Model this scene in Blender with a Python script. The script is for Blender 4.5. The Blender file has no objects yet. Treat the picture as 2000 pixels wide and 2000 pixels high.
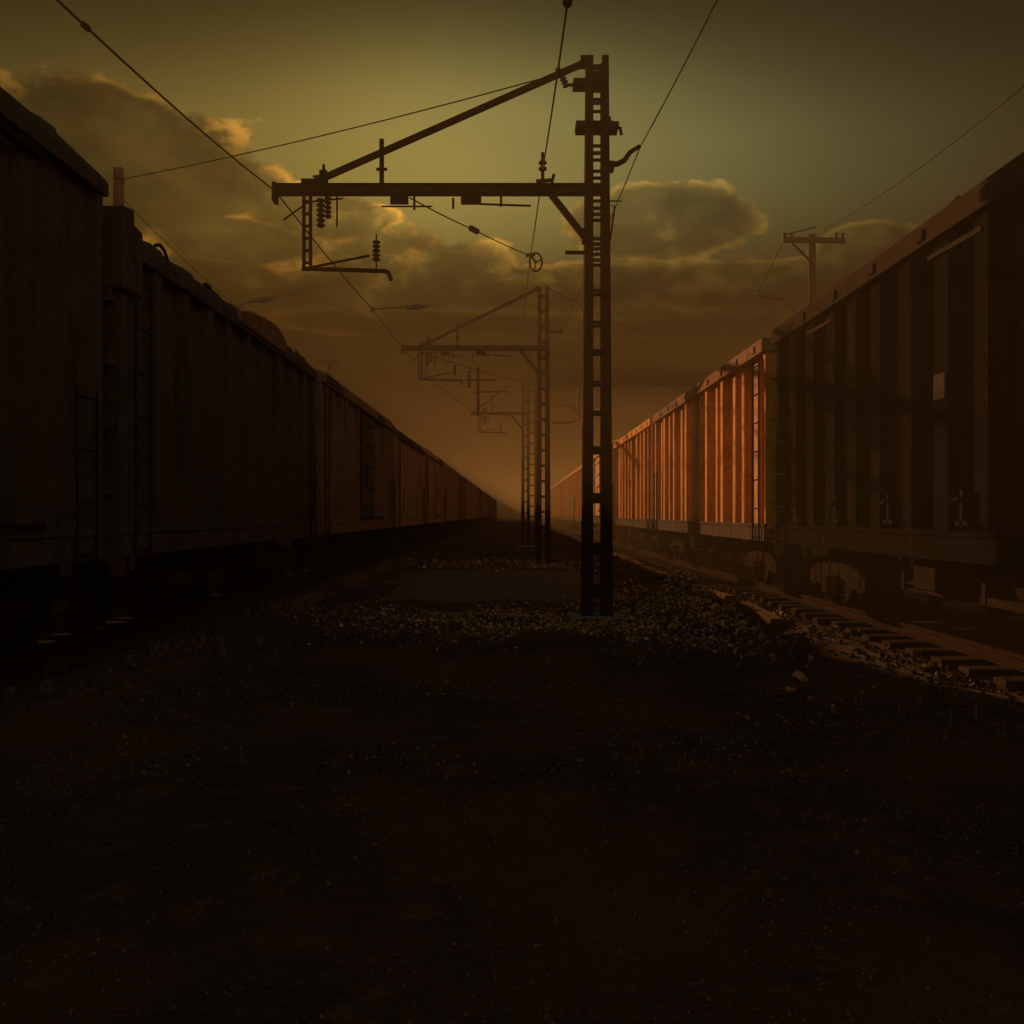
import bpy, math, random
from mathutils import Vector, noise as mnoise

random.seed(7)
R = math.radians
scene = bpy.context.scene
C = scene.collection
EYE = 1.75
FPX = 1800.0          # focal length in pixels of the 2000 px photograph


def P(px, py, Y):
    """metres for a point of the photograph at depth Y"""
    return Vector(((px - 1005) / FPX * Y, Y, EYE + (1004 - py) / FPX * Y))


# ------------------------------------------------------------------ materials
def nodes_of(name):
    m = bpy.data.materials.new(name)
    m.use_nodes = True
    nt = m.node_tree
    return m, nt, nt.nodes['Principled BSDF']


def mix_col(nt, fac, a, b, blend='MIX'):
    n = nt.nodes.new('ShaderNodeMix')
    n.data_type = 'RGBA'
    n.blend_type = blend
    for sock, v in ((n.inputs[0], fac), (n.inputs[6], a), (n.inputs[7], b)):
        if hasattr(v, 'is_output'):
            nt.links.new(v, sock)
        elif isinstance(v, (int, float)):
            sock.default_value = v
        else:
            sock.default_value = (*v, 1)
    return n.outputs[2]


def math_n(nt, op, a, b=None, clamp=False):
    n = nt.nodes.new('ShaderNodeMath')
    n.operation = op
    n.use_clamp = clamp
    for i, v in enumerate((a, b)):
        if v is None:
            continue
        if hasattr(v, 'is_output'):
            nt.links.new(v, n.inputs[i])
        else:
            n.inputs[i].default_value = v
    return n.outputs[0]


def noise_n(nt, vec, scale, detail=4, rough=.55, stretch=None):
    if stretch:
        mp = nt.nodes.new('ShaderNodeMapping')
        mp.inputs['Scale'].default_value = stretch
        nt.links.new(vec, mp.inputs['Vector'])
        vec = mp.outputs[0]
    n = nt.nodes.new('ShaderNodeTexNoise')
    n.inputs['Scale'].default_value = scale
    n.inputs['Detail'].default_value = detail
    n.inputs['Roughness'].default_value = rough
    nt.links.new(vec, n.inputs['Vector'])
    return n.outputs['Fac']


def ramp_n(nt, fac, lo, hi):
    n = nt.nodes.new('ShaderNodeMapRange')
    n.interpolation_type = 'SMOOTHSTEP'
    n.inputs['From Min'].default_value = lo
    n.inputs['From Max'].default_value = hi
    nt.links.new(fac, n.inputs['Value'])
    return n.outputs[0]


def pos(nt):
    return nt.nodes.new('ShaderNodeNewGeometry').outputs['Position']


def worn(name, paint, rust, amount=.5, rough=.7, streak=True, bump=.15, spec=0.0):
    """painted steel with rust patches, vertical run marks and grime"""
    m, nt, b = nodes_of(name)
    p = pos(nt)
    big = noise_n(nt, p, 1.3, 6, .65)
    fine = noise_n(nt, p, 14, 5, .6)
    run = noise_n(nt, p, 5, 4, .6, (1, 1.6, .09))
    f = math_n(nt, 'ADD', math_n(nt, 'MULTIPLY', big, .6), math_n(nt, 'MULTIPLY', run if streak else fine, .4))
    mask = ramp_n(nt, f, .62 - amount * .32, .74 - amount * .26)
    col = mix_col(nt, mask, paint, rust)
    dark = ramp_n(nt, fine, .35, .75)
    col = mix_col(nt, math_n(nt, 'MULTIPLY', dark, .45), col, tuple(c * .35 for c in rust))
    runs = ramp_n(nt, run, .52, .72)
    col = mix_col(nt, math_n(nt, 'MULTIPLY', runs, .35), col, (.02, .013, .009))
    nt.links.new(col, b.inputs['Base Color'])
    b.inputs['Roughness'].default_value = rough
    b.inputs['Specular IOR Level'].default_value = spec
    bp = nt.nodes.new('ShaderNodeBump')
    bp.inputs['Strength'].default_value = bump
    bp.inputs['Distance'].default_value = .02
    nt.links.new(fine, bp.inputs['Height'])
    nt.links.new(bp.outputs[0], b.inputs['Normal'])
    return m


RUST = (.30, .095, .028)
M = {}
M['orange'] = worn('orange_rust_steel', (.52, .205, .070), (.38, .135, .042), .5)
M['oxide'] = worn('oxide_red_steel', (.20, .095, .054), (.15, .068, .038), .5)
M['brown'] = worn('shade_toned_brown_steel', (.0075, .0048, .0034), (.012, .0062, .004), .5)  # near right wagon: its shade is put into this near-black brown
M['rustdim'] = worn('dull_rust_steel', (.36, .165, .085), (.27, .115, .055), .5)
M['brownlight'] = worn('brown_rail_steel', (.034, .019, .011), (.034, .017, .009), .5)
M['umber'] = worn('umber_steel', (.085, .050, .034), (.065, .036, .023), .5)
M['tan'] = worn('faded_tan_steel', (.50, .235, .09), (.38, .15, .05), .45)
M['black'] = worn('sooty_iron', (.018, .011, .007), (.045, .020, .010), .35, .75, False)
M['bogie'] = worn('rusty_bogie_iron', (.018, .010, .0065), (.034, .015, .008), .5, .8, False)
M['mast'] = worn('rusted_mast_steel', (.034, .015, .009), (.060, .023, .012), .5, .75, False)
M['grey'] = worn('weathered_galvanised', (.14, .12, .10), (.10, .06, .035), .35, .6, False)
M['wire'] = worn('dull_wire', (.045, .036, .028), (.06, .035, .02), .3, .6, False)
M['rail'] = worn('rail_steel', (.026, .013, .008), (.028, .012, .007), .6, .8, False, .1, 0)
M['ceramic'] = worn('brown_ceramic', (.07, .035, .022), (.05, .028, .02), .2, .8, False, .05, 0)
M['concrete'] = worn('stained_concrete', (.22, .18, .14), (.12, .09, .065), .5, .9, False)
M['placard'] = worn('faded_placard', (.05, .03, .018), (.04, .022, .012), .4, .6, False)


def wood(name, a, b_):
    m, nt, b = nodes_of(name)
    p = pos(nt)
    g = noise_n(nt, p, 6, 8, .65, (4, .5, 4))
    f = noise_n(nt, p, 22, 5, .6)
    col = mix_col(nt, ramp_n(nt, g, .35, .68), a, b_)
    col = mix_col(nt, math_n(nt, 'MULTIPLY', ramp_n(nt, f, .5, .75), .5), col, (.03, .02, .012))
    nt.links.new(col, b.inputs['Base Color'])
    b.inputs['Roughness'].default_value = .9
    b.inputs['Specular IOR Level'].default_value = 0
    bp = nt.nodes.new('ShaderNodeBump')
    bp.inputs['Strength'].default_value = .5
    bp.inputs['Distance'].default_value = .02
    nt.links.new(g, bp.inputs['Height'])
    nt.links.new(bp.outputs[0], b.inputs['Normal'])
    return m


M['timber'] = wood('old_timber', (.17, .078, .034), (.075, .036, .018))
M['sleeper'] = wood('creosoted_timber', (.036, .020, .012), (.020, .012, .008))
M['pole'] = wood('pole_timber', (.12, .07, .04), (.06, .036, .022))


def ground_mat():
    m, nt, b = nodes_of('cinder_ground')
    p = pos(nt)
    big = noise_n(nt, p, .35, 5, .6)
    mid = noise_n(nt, p, 3.0, 6, .65)
    fine = noise_n(nt, p, 26, 5, .7)
    v = nt.nodes.new('ShaderNodeTexVoronoi')
    v.inputs['Scale'].default_value = 48
    nt.links.new(p, v.inputs['Vector'])
    col = mix_col(nt, ramp_n(nt, big, .4, .65), (.036, .0185, .0105), (.066, .034, .019))
    col = mix_col(nt, math_n(nt, 'MULTIPLY', ramp_n(nt, mid, .5, .72), .7), col, (.085, .046, .026))
    hsv = nt.nodes.new('ShaderNodeSeparateColor')
    nt.links.new(v.outputs['Color'], hsv.inputs[0])
    col = mix_col(nt, math_n(nt, 'MULTIPLY', ramp_n(nt, hsv.outputs[0], .72, .98), .22), col, (.13, .075, .042))
    nt.links.new(col, b.inputs['Base Color'])
    b.inputs['Roughness'].default_value = .9
    b.inputs['Specular IOR Level'].default_value = .0
    h = math_n(nt, 'ADD', math_n(nt, 'MULTIPLY', fine, .5), math_n(nt, 'SUBTRACT', .6, v.outputs['Distance']))
    bp = nt.nodes.new('ShaderNodeBump')
    bp.inputs['Strength'].default_value = .45
    bp.inputs['Distance'].default_value = .015
    nt.links.new(h, bp.inputs['Height'])
    nt.links.new(bp.outputs[0], b.inputs['Normal'])
    return m


def path_mat():
    m, nt, b = nodes_of('oiled_earth')
    p = pos(nt)
    mid = noise_n(nt, p, 1.2, 6, .6)
    fine = noise_n(nt, p, 18, 5, .65)
    col = mix_col(nt, ramp_n(nt, mid, .38, .68), (.040, .0145, .0075), (.062, .024, .012))
    col = mix_col(nt, math_n(nt, 'MULTIPLY', ramp_n(nt, fine, .6, .8), .5), col, (.085, .042, .023))
    nt.links.new(col, b.inputs['Base Color'])
    b.inputs['Roughness'].default_value = .9
    bp = nt.nodes.new('ShaderNodeBump')
    bp.inputs['Strength'].default_value = .35
    bp.inputs['Distance'].default_value = .02
    nt.links.new(fine, bp.inputs['Height'])
    nt.links.new(bp.outputs[0], b.inputs['Normal'])
    return m


def stone_mat():
    m, nt, b = nodes_of('gravel_stone')
    at = nt.nodes.new('ShaderNodeAttribute')
    at.attribute_name = 'tone'
    f = noise_n(nt, pos(nt), 60, 3, .6)
    col = mix_col(nt, at.outputs['Fac'], (.05, .026, .013), (.66, .33, .135))
    col = mix_col(nt, math_n(nt, 'MULTIPLY', f, .4), col, (.06, .035, .02))
    nt.links.new(col, b.inputs['Base Color'])
    b.inputs['Roughness'].default_value = .85
    b.inputs['Specular IOR Level'].default_value = 0
    return m


def straw_mat():
    m, nt, b = nodes_of('dry_straw')
    f = noise_n(nt, pos(nt), 3, 3)
    nt.links.new(mix_col(nt, f, (.09, .052, .022), (.20, .12, .05)), b.inputs['Base Color'])
    b.inputs['Roughness'].default_value = .9
    b.inputs['Specular IOR Level'].default_value = 0
    return m


M['ground'] = ground_mat()
M['path'] = path_mat()
M['stone'] = stone_mat()
M['straw'] = straw_mat()


# ------------------------------------------------------------------ mesh builder
class MB:
    def __init__(s):
        s.v, s.f = [], []

    def add(s, vs, fs):
        o = len(s.v)
        s.v += [tuple(q) for q in vs]
        s.f += [tuple(i + o for i in q) for q in fs]

    def box(s, c, d, rot=None, ch=0.0):
        x, y, z = d[0] / 2, d[1] / 2, d[2] / 2
        vs = [Vector((sx * x, sy * y, sz * z)) for sz in (-1, 1) for sy in (-1, 1) for sx in (-1, 1)]
        if rot is not None:
            vs = [rot @ q for q in vs]
        c = Vector(c)
        s.add([q + c for q in vs], [(0, 2, 3, 1), (4, 5, 7, 6), (0, 1, 5, 4), (2, 6, 7, 3), (0, 4, 6, 2), (1, 3, 7, 5)])

    def bar(s, a, b, w, h, up=(0, 0, 1)):
        """rectangular bar from a to b: w across, h along 'up'"""
        a, b = Vector(a), Vector(b)
        d = (b - a).normalized()
        u = Vector(up)
        if abs(d.dot(u)) > .98:
            u = Vector((0, 1, 0))
        sx = d.cross(u).normalized()
        uz = sx.cross(d).normalized()
        vs = []
        for q in (a, b):
            for i, j in ((-1, -1), (1, -1), (1, 1), (-1, 1)):
                vs.append(q + sx * (i * w / 2) + uz * (j * h / 2))
        s.add(vs, [(0, 1, 2, 3), (7, 6, 5, 4), (0, 4, 5, 1), (1, 5, 6, 2), (2, 6, 7, 3), (3, 7, 4, 0)])

    def tube(s, pts, r, n=8, caps=True):
        pts = [Vector(q) for q in pts]
        rr = r if isinstance(r, (list, tuple)) else [r] * len(pts)
        vs, fs = [], []
        for i, q in enumerate(pts):
            d = (pts[min(i + 1, len(pts) - 1)] - pts[max(i - 1, 0)]).normalized()
            u = Vector((0, 0, 1)) if abs(d.z) < .9 else Vector((0, 1, 0))
            a = d.cross(u).normalized()
            b = a.cross(d).normalized()
            for k in range(n):
                t = 2 * math.pi * k / n
                vs.append(q + (a * math.cos(t) + b * math.sin(t)) * rr[i])
        for i in range(len(pts) - 1):
            for k in range(n):
                k2 = (k + 1) % n
                fs.append((i * n + k, i * n + k2, (i + 1) * n + k2, (i + 1) * n + k))
        if caps:
            fs.append(tuple(range(n))[::-1])
            fs.append(tuple((len(pts) - 1) * n + k for k in range(n)))
        s.add(vs, fs)

    def prism(s, poly, axis, a, b):
        """2-D polygon extruded along axis ('x','y','z') from a to b"""
        n = len(poly)

        def q(u, v, w):
            return {'x': (w, u, v), 'y': (u, w, v), 'z': (u, v, w)}[axis]
        vs = [q(u, v, a) for u, v in poly] + [q(u, v, b) for u, v in poly]
        fs = [tuple(range(n))[::-1], tuple(range(n, 2 * n))]
        fs += [(i, (i + 1) % n, n + (i + 1) % n, n + i) for i in range(n)]
        s.add(vs, fs)

    def insulator(s, a, b, r, n=5):
        a, b = Vector(a), Vector(b)
        pts, rr = [], []
        for i in range(n):
            for t, k in ((.05, .45), (.35, 1), (.6, 1), (.9, .45)):
                pts.append(a.lerp(b, (i + t) / n))
                rr.append(r * k)
        s.tube(pts, rr, 10)

    def build(s, name, mat, parent=None, smooth=False, fix=True):
        me = bpy.data.meshes.new(name)
        me.from_pydata(s.v, [], s.f)
        me.update()
        if fix:
            import bmesh
            bm = bmesh.new()
            bm.from_mesh(me)
            bmesh.ops.recalc_face_normals(bm, faces=bm.faces)
            bm.to_mesh(me)
            bm.free()
        me.materials.append(mat)
        if smooth:
            for p in me.polygons:
                p.use_smooth = True
        o = bpy.data.objects.new(name, me)
        C.objects.link(o)
        if parent:
            o.parent = parent
        return o


def bevel(o, w=.01, seg=1):
    m = o.modifiers.new('bevel', 'BEVEL')
    m.width = w
    m.segments = seg
    m.limit_method = 'ANGLE'
    return o


def tag(o, label=None, cat=None, group=None, kind=None):
    for k, v in (('label', label), ('category', cat), ('group', group), ('kind', kind)):
        if v:
            o[k] = v
    return o


def thing(name, label, cat, loc=(0, 0, 0), group=None):
    o = bpy.data.objects.new(name, None)
    C.objects.link(o)
    o.location = loc
    o.empty_display_size = .3
    return tag(o, label, cat, group)


def inst(src, parent, loc, name=None):
    """another object sharing src's mesh"""
    c = src.copy()
    if name:
        c.name = name
    C.objects.link(c)
    c.parent = parent
    c.location = loc
    return c


# ------------------------------------------------------------------ ground
def gz(x, y):
    ax = abs(x)
    t = max(0, min(1, (ax - 3.7) / .5))
    shoulder = .13 * t * t * (3 - 2 * t)
    t2 = max(0, min(1, (ax - 7.2) / 1.0))
    shoulder *= 1 - t2
    near = max(0, 1 - max(0, y - 70) / 60)
    t3 = max(0, min(1, (-x - 7.2) / 1.7))
    shoulder += 2.2 * t3 * t3 * (3 - 2 * t3)  # unseen earth bank added behind the left train to block low sun
    for cx, cy, sx, sy, h in ((3.05, 17.0, .62, 1.9, .58), (2.9, 30.5, .7, 1.6, .5), (3.3, 23.5, .45, 1.2, .3)):
        d = ((x - cx) / sx) ** 2 + ((y - cy) / sy) ** 2
        if d < 9:
            shoulder += h * math.exp(-d) * (1 + .35 * mnoise.noise(Vector((x * 2.2, y * 2.0, 5))))
    n1 = mnoise.noise(Vector((x * .35, y * .22, 0))) * .06
    n2 = mnoise.noise(Vector((x * 1.4, y * 1.1, 3.3))) * .035
    n3 = mnoise.noise(Vector((x * 5, y * 5, 7.1))) * .016
    return shoulder + (n1 + n2 + n3) * near * (.5 if ax > 4.2 else 1)


def axis_pts(fine_lo, fine_hi, step, lo, hi):
    a = []
    x = fine_lo
    while x <= fine_hi + 1e-6:
        a.append(x)
        x += step
    x, s = fine_hi, step
    while x < hi:
        s *= 1.35
        x = min(hi, x + s)
        a.append(x)
    x, s = fine_lo, step
    b = []
    while x > lo:
        s *= 1.35
        x = max(lo, x - s)
        b.append(x)
    return b[::-1] + a


xs = axis_pts(-5, 5, .12, -420, 420)
ys = axis_pts(3, 40, .14, -60, 900)
g = MB()
g.v = [(x, y, gz(x, y)) for y in ys for x in xs]
nx = len(xs)
g.f = [(j * nx + i, j * nx + i + 1, (j + 1) * nx + i + 1, (j + 1) * nx + i)
       for j in range(len(ys) - 1) for i in range(nx - 1)]
tag(g.build('ground', M['ground'], smooth=True, fix=False), kind='structure')

# compacted crossing path between the trains
pm = MB()
pxs = [-3.75 + i * .15 for i in range(51)]
pys = [17.9 + j * .2 for j in range(57)]
for y in pys:
    for x in pxs:
        e = min((x + 3.75), (3.75 - x), (y - 17.9), (29.1 - y)) - .45 - .6 * mnoise.noise(Vector((x * .8, y * .5, 4.4))) - .25 * mnoise.noise(Vector((x * 2.6, y * 2.1, 8.4)))
        edge = .05 * max(0, 1 - e / .35) + .02 * mnoise.noise(Vector((x * 2, y * 2, 9))) * max(0, 1 - e / .8)
        pm.v.append((x, y, gz(x, y) - .05 if x > 2.3 else max(gz(x, y) + .022 - edge * 1.6, gz(x, y) - .05)))
pn = len(pxs)
pm.f = [(j * pn + i, j * pn + i + 1, (j + 1) * pn + i + 1, (j + 1) * pn + i)
        for j in range(len(pys) - 1) for i in range(pn - 1)]
tag(pm.build('path', M['path'], smooth=True, fix=False), kind='structure')

# loose gravel
st = MB()
tones = []


def stone(x, y, r, tone):
    z = gz(x, y) + r * .25
    rot = Vector((random.uniform(-1, 1), random.uniform(-1, 1), random.uniform(-1, 1)))
    base = [(-1, -1, -1), (1, -1, -1), (1, 1, -1), (-1, 1, -1), (-.7, -.7, 1), (.8, -.6, .9), (.6, .8, 1), (-.8, .7, .8)]
    from mathutils import Euler
    e = Euler((rot.x * 3, rot.y * 3, rot.z * 3)).to_matrix()
    sx, sy, sz = r * random.uniform(.6, 1.1), r * random.uniform(.6, 1.1), r * random.uniform(.4, .8)
    vs = []
    for q in base:
        w = Vector((q[0] * sx * random.uniform(.7, 1.1), q[1] * sy * random.uniform(.7, 1.1), q[2] * sz * random.uniform(.7, 1.1))) * .62
        vs.append((e @ w) + Vector((x, y, z)))
    st.add(vs, [(0, 3, 2, 1), (4, 5, 6, 7), (0, 1, 5, 4), (1, 2, 6, 5), (2, 3, 7, 6), (3, 0, 4, 7)])
    tones.extend([tone] * 6)


def scatter(n, x0, x1, y0, y1, r0, r1, clump=.45, top=1.0):
    k = 0
    tries = 0
    while k < n and tries < n * 8:
        tries += 1
        x, y = random.uniform(x0, x1), random.uniform(y0, y1)
        if mnoise.noise(Vector((x * .9, y * .7, 1.7))) + random.uniform(-.4, .5) < clump - .45:
            continue
        stone(x, y, random.uniform(r0, r1) * (1.6 if random.random() < .05 else 1), random.random() ** 1.6 * top)
        k += 1


def drift(n, cx, sx, cy, sy, r0, r1, top):
    for k in range(n):
        x, y = random.gauss(cx, sx), random.gauss(cy, sy)
        if abs(x) > 4.6 or y < 3:
            continue
        if mnoise.noise(Vector((x * .9, y * .7, 1.7))) + random.uniform(-.35, .5) < 0:
            continue
        r = r0 * (r1 / r0) ** (random.random() ** 1.7)
        stone(x, y, r * (1.7 if random.random() < .03 else 1), random.random() ** 1.6 * top)


drift(9000, .7, 1.7, 15.3, 1.15, .016, .06, 1.0)  # paler stones here stand in for sunlit sparkle on shaded ground
drift(6000, 2.9, .7, 16.6, 2.6, .016, .075, 1.0)
drift(3200, .2, 2.0, 31.5, 1.8, .025, .09, .9)
drift(2600, 0, 2.2, 22, 5, .012, .05, .4)
drift(1500, -.5, 2.0, 18.2, .7, .012, .04, .5)
scatter(6500, -3.6, 3.6, 2.8, 8, .005, .014, .5, .25)
scatter(4500, -4.2, 4.2, 6, 14, .008, .022, .5, .3)
scatter(2600, 3.8, 5.0, 6, 36, .02, .06, .3, .07)
scatter(1800, -5.0, -3.8, 6, 36, .03, .07, .3, .12)
so = st.build('gravel', M['stone'], fix=False)
att = so.data.attributes.new('tone', 'FLOAT', 'FACE')
att.data.foreach_set('value', tones)
tag(so, 'loose gravel around the mast foot, sunlit sparkle put into its pale tones', 'gravel', kind='stuff')

# dry grass along both ballast edges
gr = MB()
for k in range(420):
    side = random.choice((-1, 1, 1))
    y = random.uniform(7, 34)
    x = side * random.gauss(3.75, .28)
    if mnoise.noise(Vector((x * .8, y * .6, 5.5))) < .0:
        continue
    z = gz(x, y)
    for b in range(7):
        a = random.uniform(0, 6.28)
        L = random.uniform(.06, .22)
        lean = random.uniform(.3, 1.1)
        d = Vector((math.cos(a), math.sin(a), 0))
        n = Vector((-d.y, d.x, 0)) * .004
        q0 = Vector((x, y, z - .01)) + d * random.uniform(0, .05)
        q1 = q0 + d * L * lean * .4 + Vector((0, 0, L * .7))
        q2 = q0 + d * L * lean + Vector((0, 0, L * .85))
        gr.add([q0 - n, q0 + n, q1 + n, q1 - n, q2], [(0, 1, 2, 3), (3, 2, 4)])
tag(gr.build('dry_grass', M['straw'], fix=False), 'sparse dry grass growing along the edges of the track beds', 'grass', kind='stuff')

# ------------------------------------------------------------------ tracks and timber edging
TC = 5.8


def track(sgn, label):
    t = thing('railway_track', label, 'track', (sgn * TC, 0, 0), 'railway tracks under the two trains')
    for s in (-1, 1):
        prof = [(-.07, .205), (.07, .205), (.07, .22), (.012, .235), (.012, .30), (.036, .31), (.036, .345), (-.036, .345),
                (-.036, .31), (-.012, .30), (-.012, .235), (-.07, .22)]
        m = MB()
        m.prism([(u + s * .76, w) for u, w in prof], 'y', -20, 330)
        m.build('rail', M['rail'], t)
    sl = MB()
    sl.box((0, 0, .13), (2.6, .24, .16))
    proto = None
    rest = MB()
    y = -1.0
    k = 0
    while y < 260:
        if k < 100:
            if proto is None:
                proto = bevel(sl.build('sleeper', M['sleeper'], t), .012)
                proto.location = (0, y, 0)
            else:
                c = inst(proto, t, (random.uniform(-.04, .04), y, random.uniform(-.01, .01)))
                c.rotation_euler.z = random.uniform(-.015, .015)
        else:
            rest.box((0, y, .13), (2.6, .24, .16))
        k += 1
        y += .64
    o = rest.build('sleeper_bed', M['sleeper'], t)
    o['kind'] = 'stuff'


track(-1, 'rusty railway track on timber sleepers under the left train')
track(1, 'rusty railway track on timber sleepers under the right train')


def edging(sgn, x, segs, label):
    t = thing('timber_edging', label, 'edging', (sgn * x, segs[0][0], 0), 'timber edgings beside the tracks')
    for (y0, y1, dx, h, tw) in segs:
        m = MB()
        a = Vector((dx, y0 - segs[0][0], gz(sgn * x, y0) + h / 2 - .09))
        b = Vector((dx + tw, y1 - segs[0][0], gz(sgn * x, y1) + h / 2 - .09))
        m.bar(a, b, .22, h)
        bevel(m.build('timber_baulk', M['timber'], t), .018, 2)


edging(1, 3.92, [(13.9, 15.9, .05, .24, -.03), (16.7, 19.1, 0, .24, .04),
                 (19.7, 22.0, .03, .22, .0), (22.5, 25.1, -.03, .24, .05), (25.6, 28.0, .02, .22, -.03), (28.4, 31.0, 0, .24, 0),
                 (31.5, 34.0, .03, .24, 0), (34.6, 37.3, 0, .24, 0)],
       'sunlit row of old timber baulks edging the right track bed')
edging(-1, 3.95, [(16.6, 18.8, .03, .22, -.04), (21.5, 24.0, 0, .22, .03), (26, 28.4, 0, .22, 0)],
       'shaded broken row of timber baulks along the left track bed')

# ------------------------------------------------------------------ wagons
Z0, Z1 = 1.50, 4.75      # body floor and eave
HW = 1.5                 # half width over the ribs


def bogie_protos():
    hold = {}
    m = MB()      # cast side frame profile in y-z
    prof = [(-1.15, .86), (-1.15, .70), (-.95, .66), (-.72, .72), (-.42, .46), (.42, .46), (.72, .72), (.95, .66), (1.15, .70), (1.15, .86),
            (.85, .98), (.35, 1.04), (-.35, 1.04), (-.85, .98)]
    m.prism(prof, 'x', -.06, .06)
    hold['frame'] = m
    w = MB()
    n = 28
    prof = [(-.07, .40), (-.07, .46), (-.03, .46), (-.03, .445), (.07, .43), (.07, .36), (.0, .33), (.0, .13), (.09, .11), (.09, 0)]
    vs, fs = [], []
    for k in range(n):
        t = 2 * math.pi * k / n
        for u, r in prof:
            vs.append((u, r * math.cos(t), r * math.sin(t)))
    q = len(prof)
    for k in range(n):
        k2 = (k + 1) % n
        for i in range(q - 1):
            fs.append((k * q + i, k2 * q + i, k2 * q + i + 1, k * q + i + 1))
    fs.append(tuple(k * q for k in range(n)))
    w.add(vs, fs)
    hold['wheel'] = w
    b = MB()
    b.box((0, 0, .80), (2.3, .36, .26))
    for y in (-.9, .9):
        b.tube([(-1.15, y, .80), (1.15, y, .80)], .075, 10)
    hold['bolster'] = b
    s = MB()
    for y in (-.16, .0, .16):
        s.insulator((0, y, .50), (0, y, .86), .075, 5)
    hold['spring'] = s
    return hold


BOG = bogie_protos()
BMESH = {}


def shared(key, name, mat, parent, loc=(0, 0, 0), smooth=False):
    if key not in BMESH:
        o = BOG[key].build(name, mat, parent, smooth)
        o.location = loc
        if key == 'frame':
            bevel(o, .015)
        BMESH[key] = o
        return o
    return inst(BMESH[key], parent, loc, name)


def add_bogie(t, y, dz):
    root = shared('bolster', 'bogie', M['bogie'], t, (0, y, dz))
    for s in (-1, 1):
        shared('frame', 'side_frame', M['bogie'], root, (s * 1.08, 0, 0))
        shared('spring', 'spring', M['black'], root, (s * 1.16, 0, 0))
        for yy in (-.9, .9):
            w = shared('wheel', 'wheel', M['rail'], root, (s * .78, yy, .80))
            w.rotation_euler.z = 0 if s > 0 else math.pi


def side_plan(L, pitch, rw, rd, hw):
    """one long side in plan: list of (x,y) along +y with hat-section ribs"""
    n = max(2, round((L - .5) / pitch))
    rng = random.Random(round(L * 100) + round(pitch * 10))
    pts = [(hw, -L / 2), (hw, -L / 2 + .14), (hw - rd, -L / 2 + .16)]
    for i in range(1, n):
        y = -L / 2 + i * L / n + rng.uniform(-.07, .07)
        ww = rw * rng.uniform(.72, 1.25)
        h = hw - rd * rng.choice((0, 0, 0, .12, .3))
        pts += [(hw - rd, y - ww / 2), (h, y - ww / 2 + .025), (h, y + ww / 2 - .025), (hw - rd, y + ww / 2)]
    pts += [(hw - rd, L / 2 - .16), (hw, L / 2 - .14), (hw, L / 2)]
    return pts


def corrugated(L, pitch, rw, rd, z0, z1, open_top):
    m = MB()
    r = side_plan(L, pitch, rw, rd, HW)
    # ends with two ribs
    plan = r + [(-x, y) for x, y in reversed(r)]
    n = len(plan)
    vs = [(x, y, z0) for x, y in plan] + [(x, y, z1) for x, y in plan]
    fs = [(i, (i + 1) % n, n + (i + 1) % n, n + i) for i in range(n)]
    m.add(vs, fs)
    a, b = HW - rd - .06, L / 2 - .08
    zi = z0 + .12
    if open_top:
        m.add([(-a, -b, zi), (a, -b, zi), (a, b, zi), (-a, b, zi), (-a, -b, z1), (a, -b, z1), (a, b, z1), (-a, b, z1)],
              [(0, 1, 2, 3), (0, 4, 5, 1), (1, 5, 6, 2), (2, 6, 7, 3), (3, 7, 4, 0)])
    else:
        m.add([(-a - .05, -b, z1), (a + .05, -b, z1), (a + .05, b, z1), (-a - .05, b, z1)], [(0, 1, 2, 3)])
    m.add([(-a - .05, -b - .06, z0), (a + .05, -b - .06, z0), (a + .05, b + .06, z0), (-a - .05, b + .06, z0)], [(0, 3, 2, 1)])
    # end-wall ribs
    for s in (-1, 1):
        for z in (z0 + .55, z0 + 1.25, z0 + 1.95, z0 + 2.65):
            if z < z1 - .2:
                m.box((0, s * (L / 2 + .045), z), (2 * HW - .16, .09, .16))
    return m


def ladder(m, x, y, z0, z1, w=.42, n=7, along='y'):
    for s in (-1, 1):
        q = Vector((x, y + s * w / 2, 0)) if along == 'y' else Vector((x + s * w / 2, y, 0))
        m.tube([q + Vector((0, 0, z0)), q + Vector((0, 0, z1))], .016, 6)
    for i in range(n):
        z = z0 + .1 + (z1 - z0 - .2) * i / (n - 1)
        if along == 'y':
            m.tube([(x, y - w / 2, z), (x, y + w / 2, z)], .013, 6)
        else:
            m.tube([(x - w / 2, y, z), (x + w / 2, y, z)], .013, 6)


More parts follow.
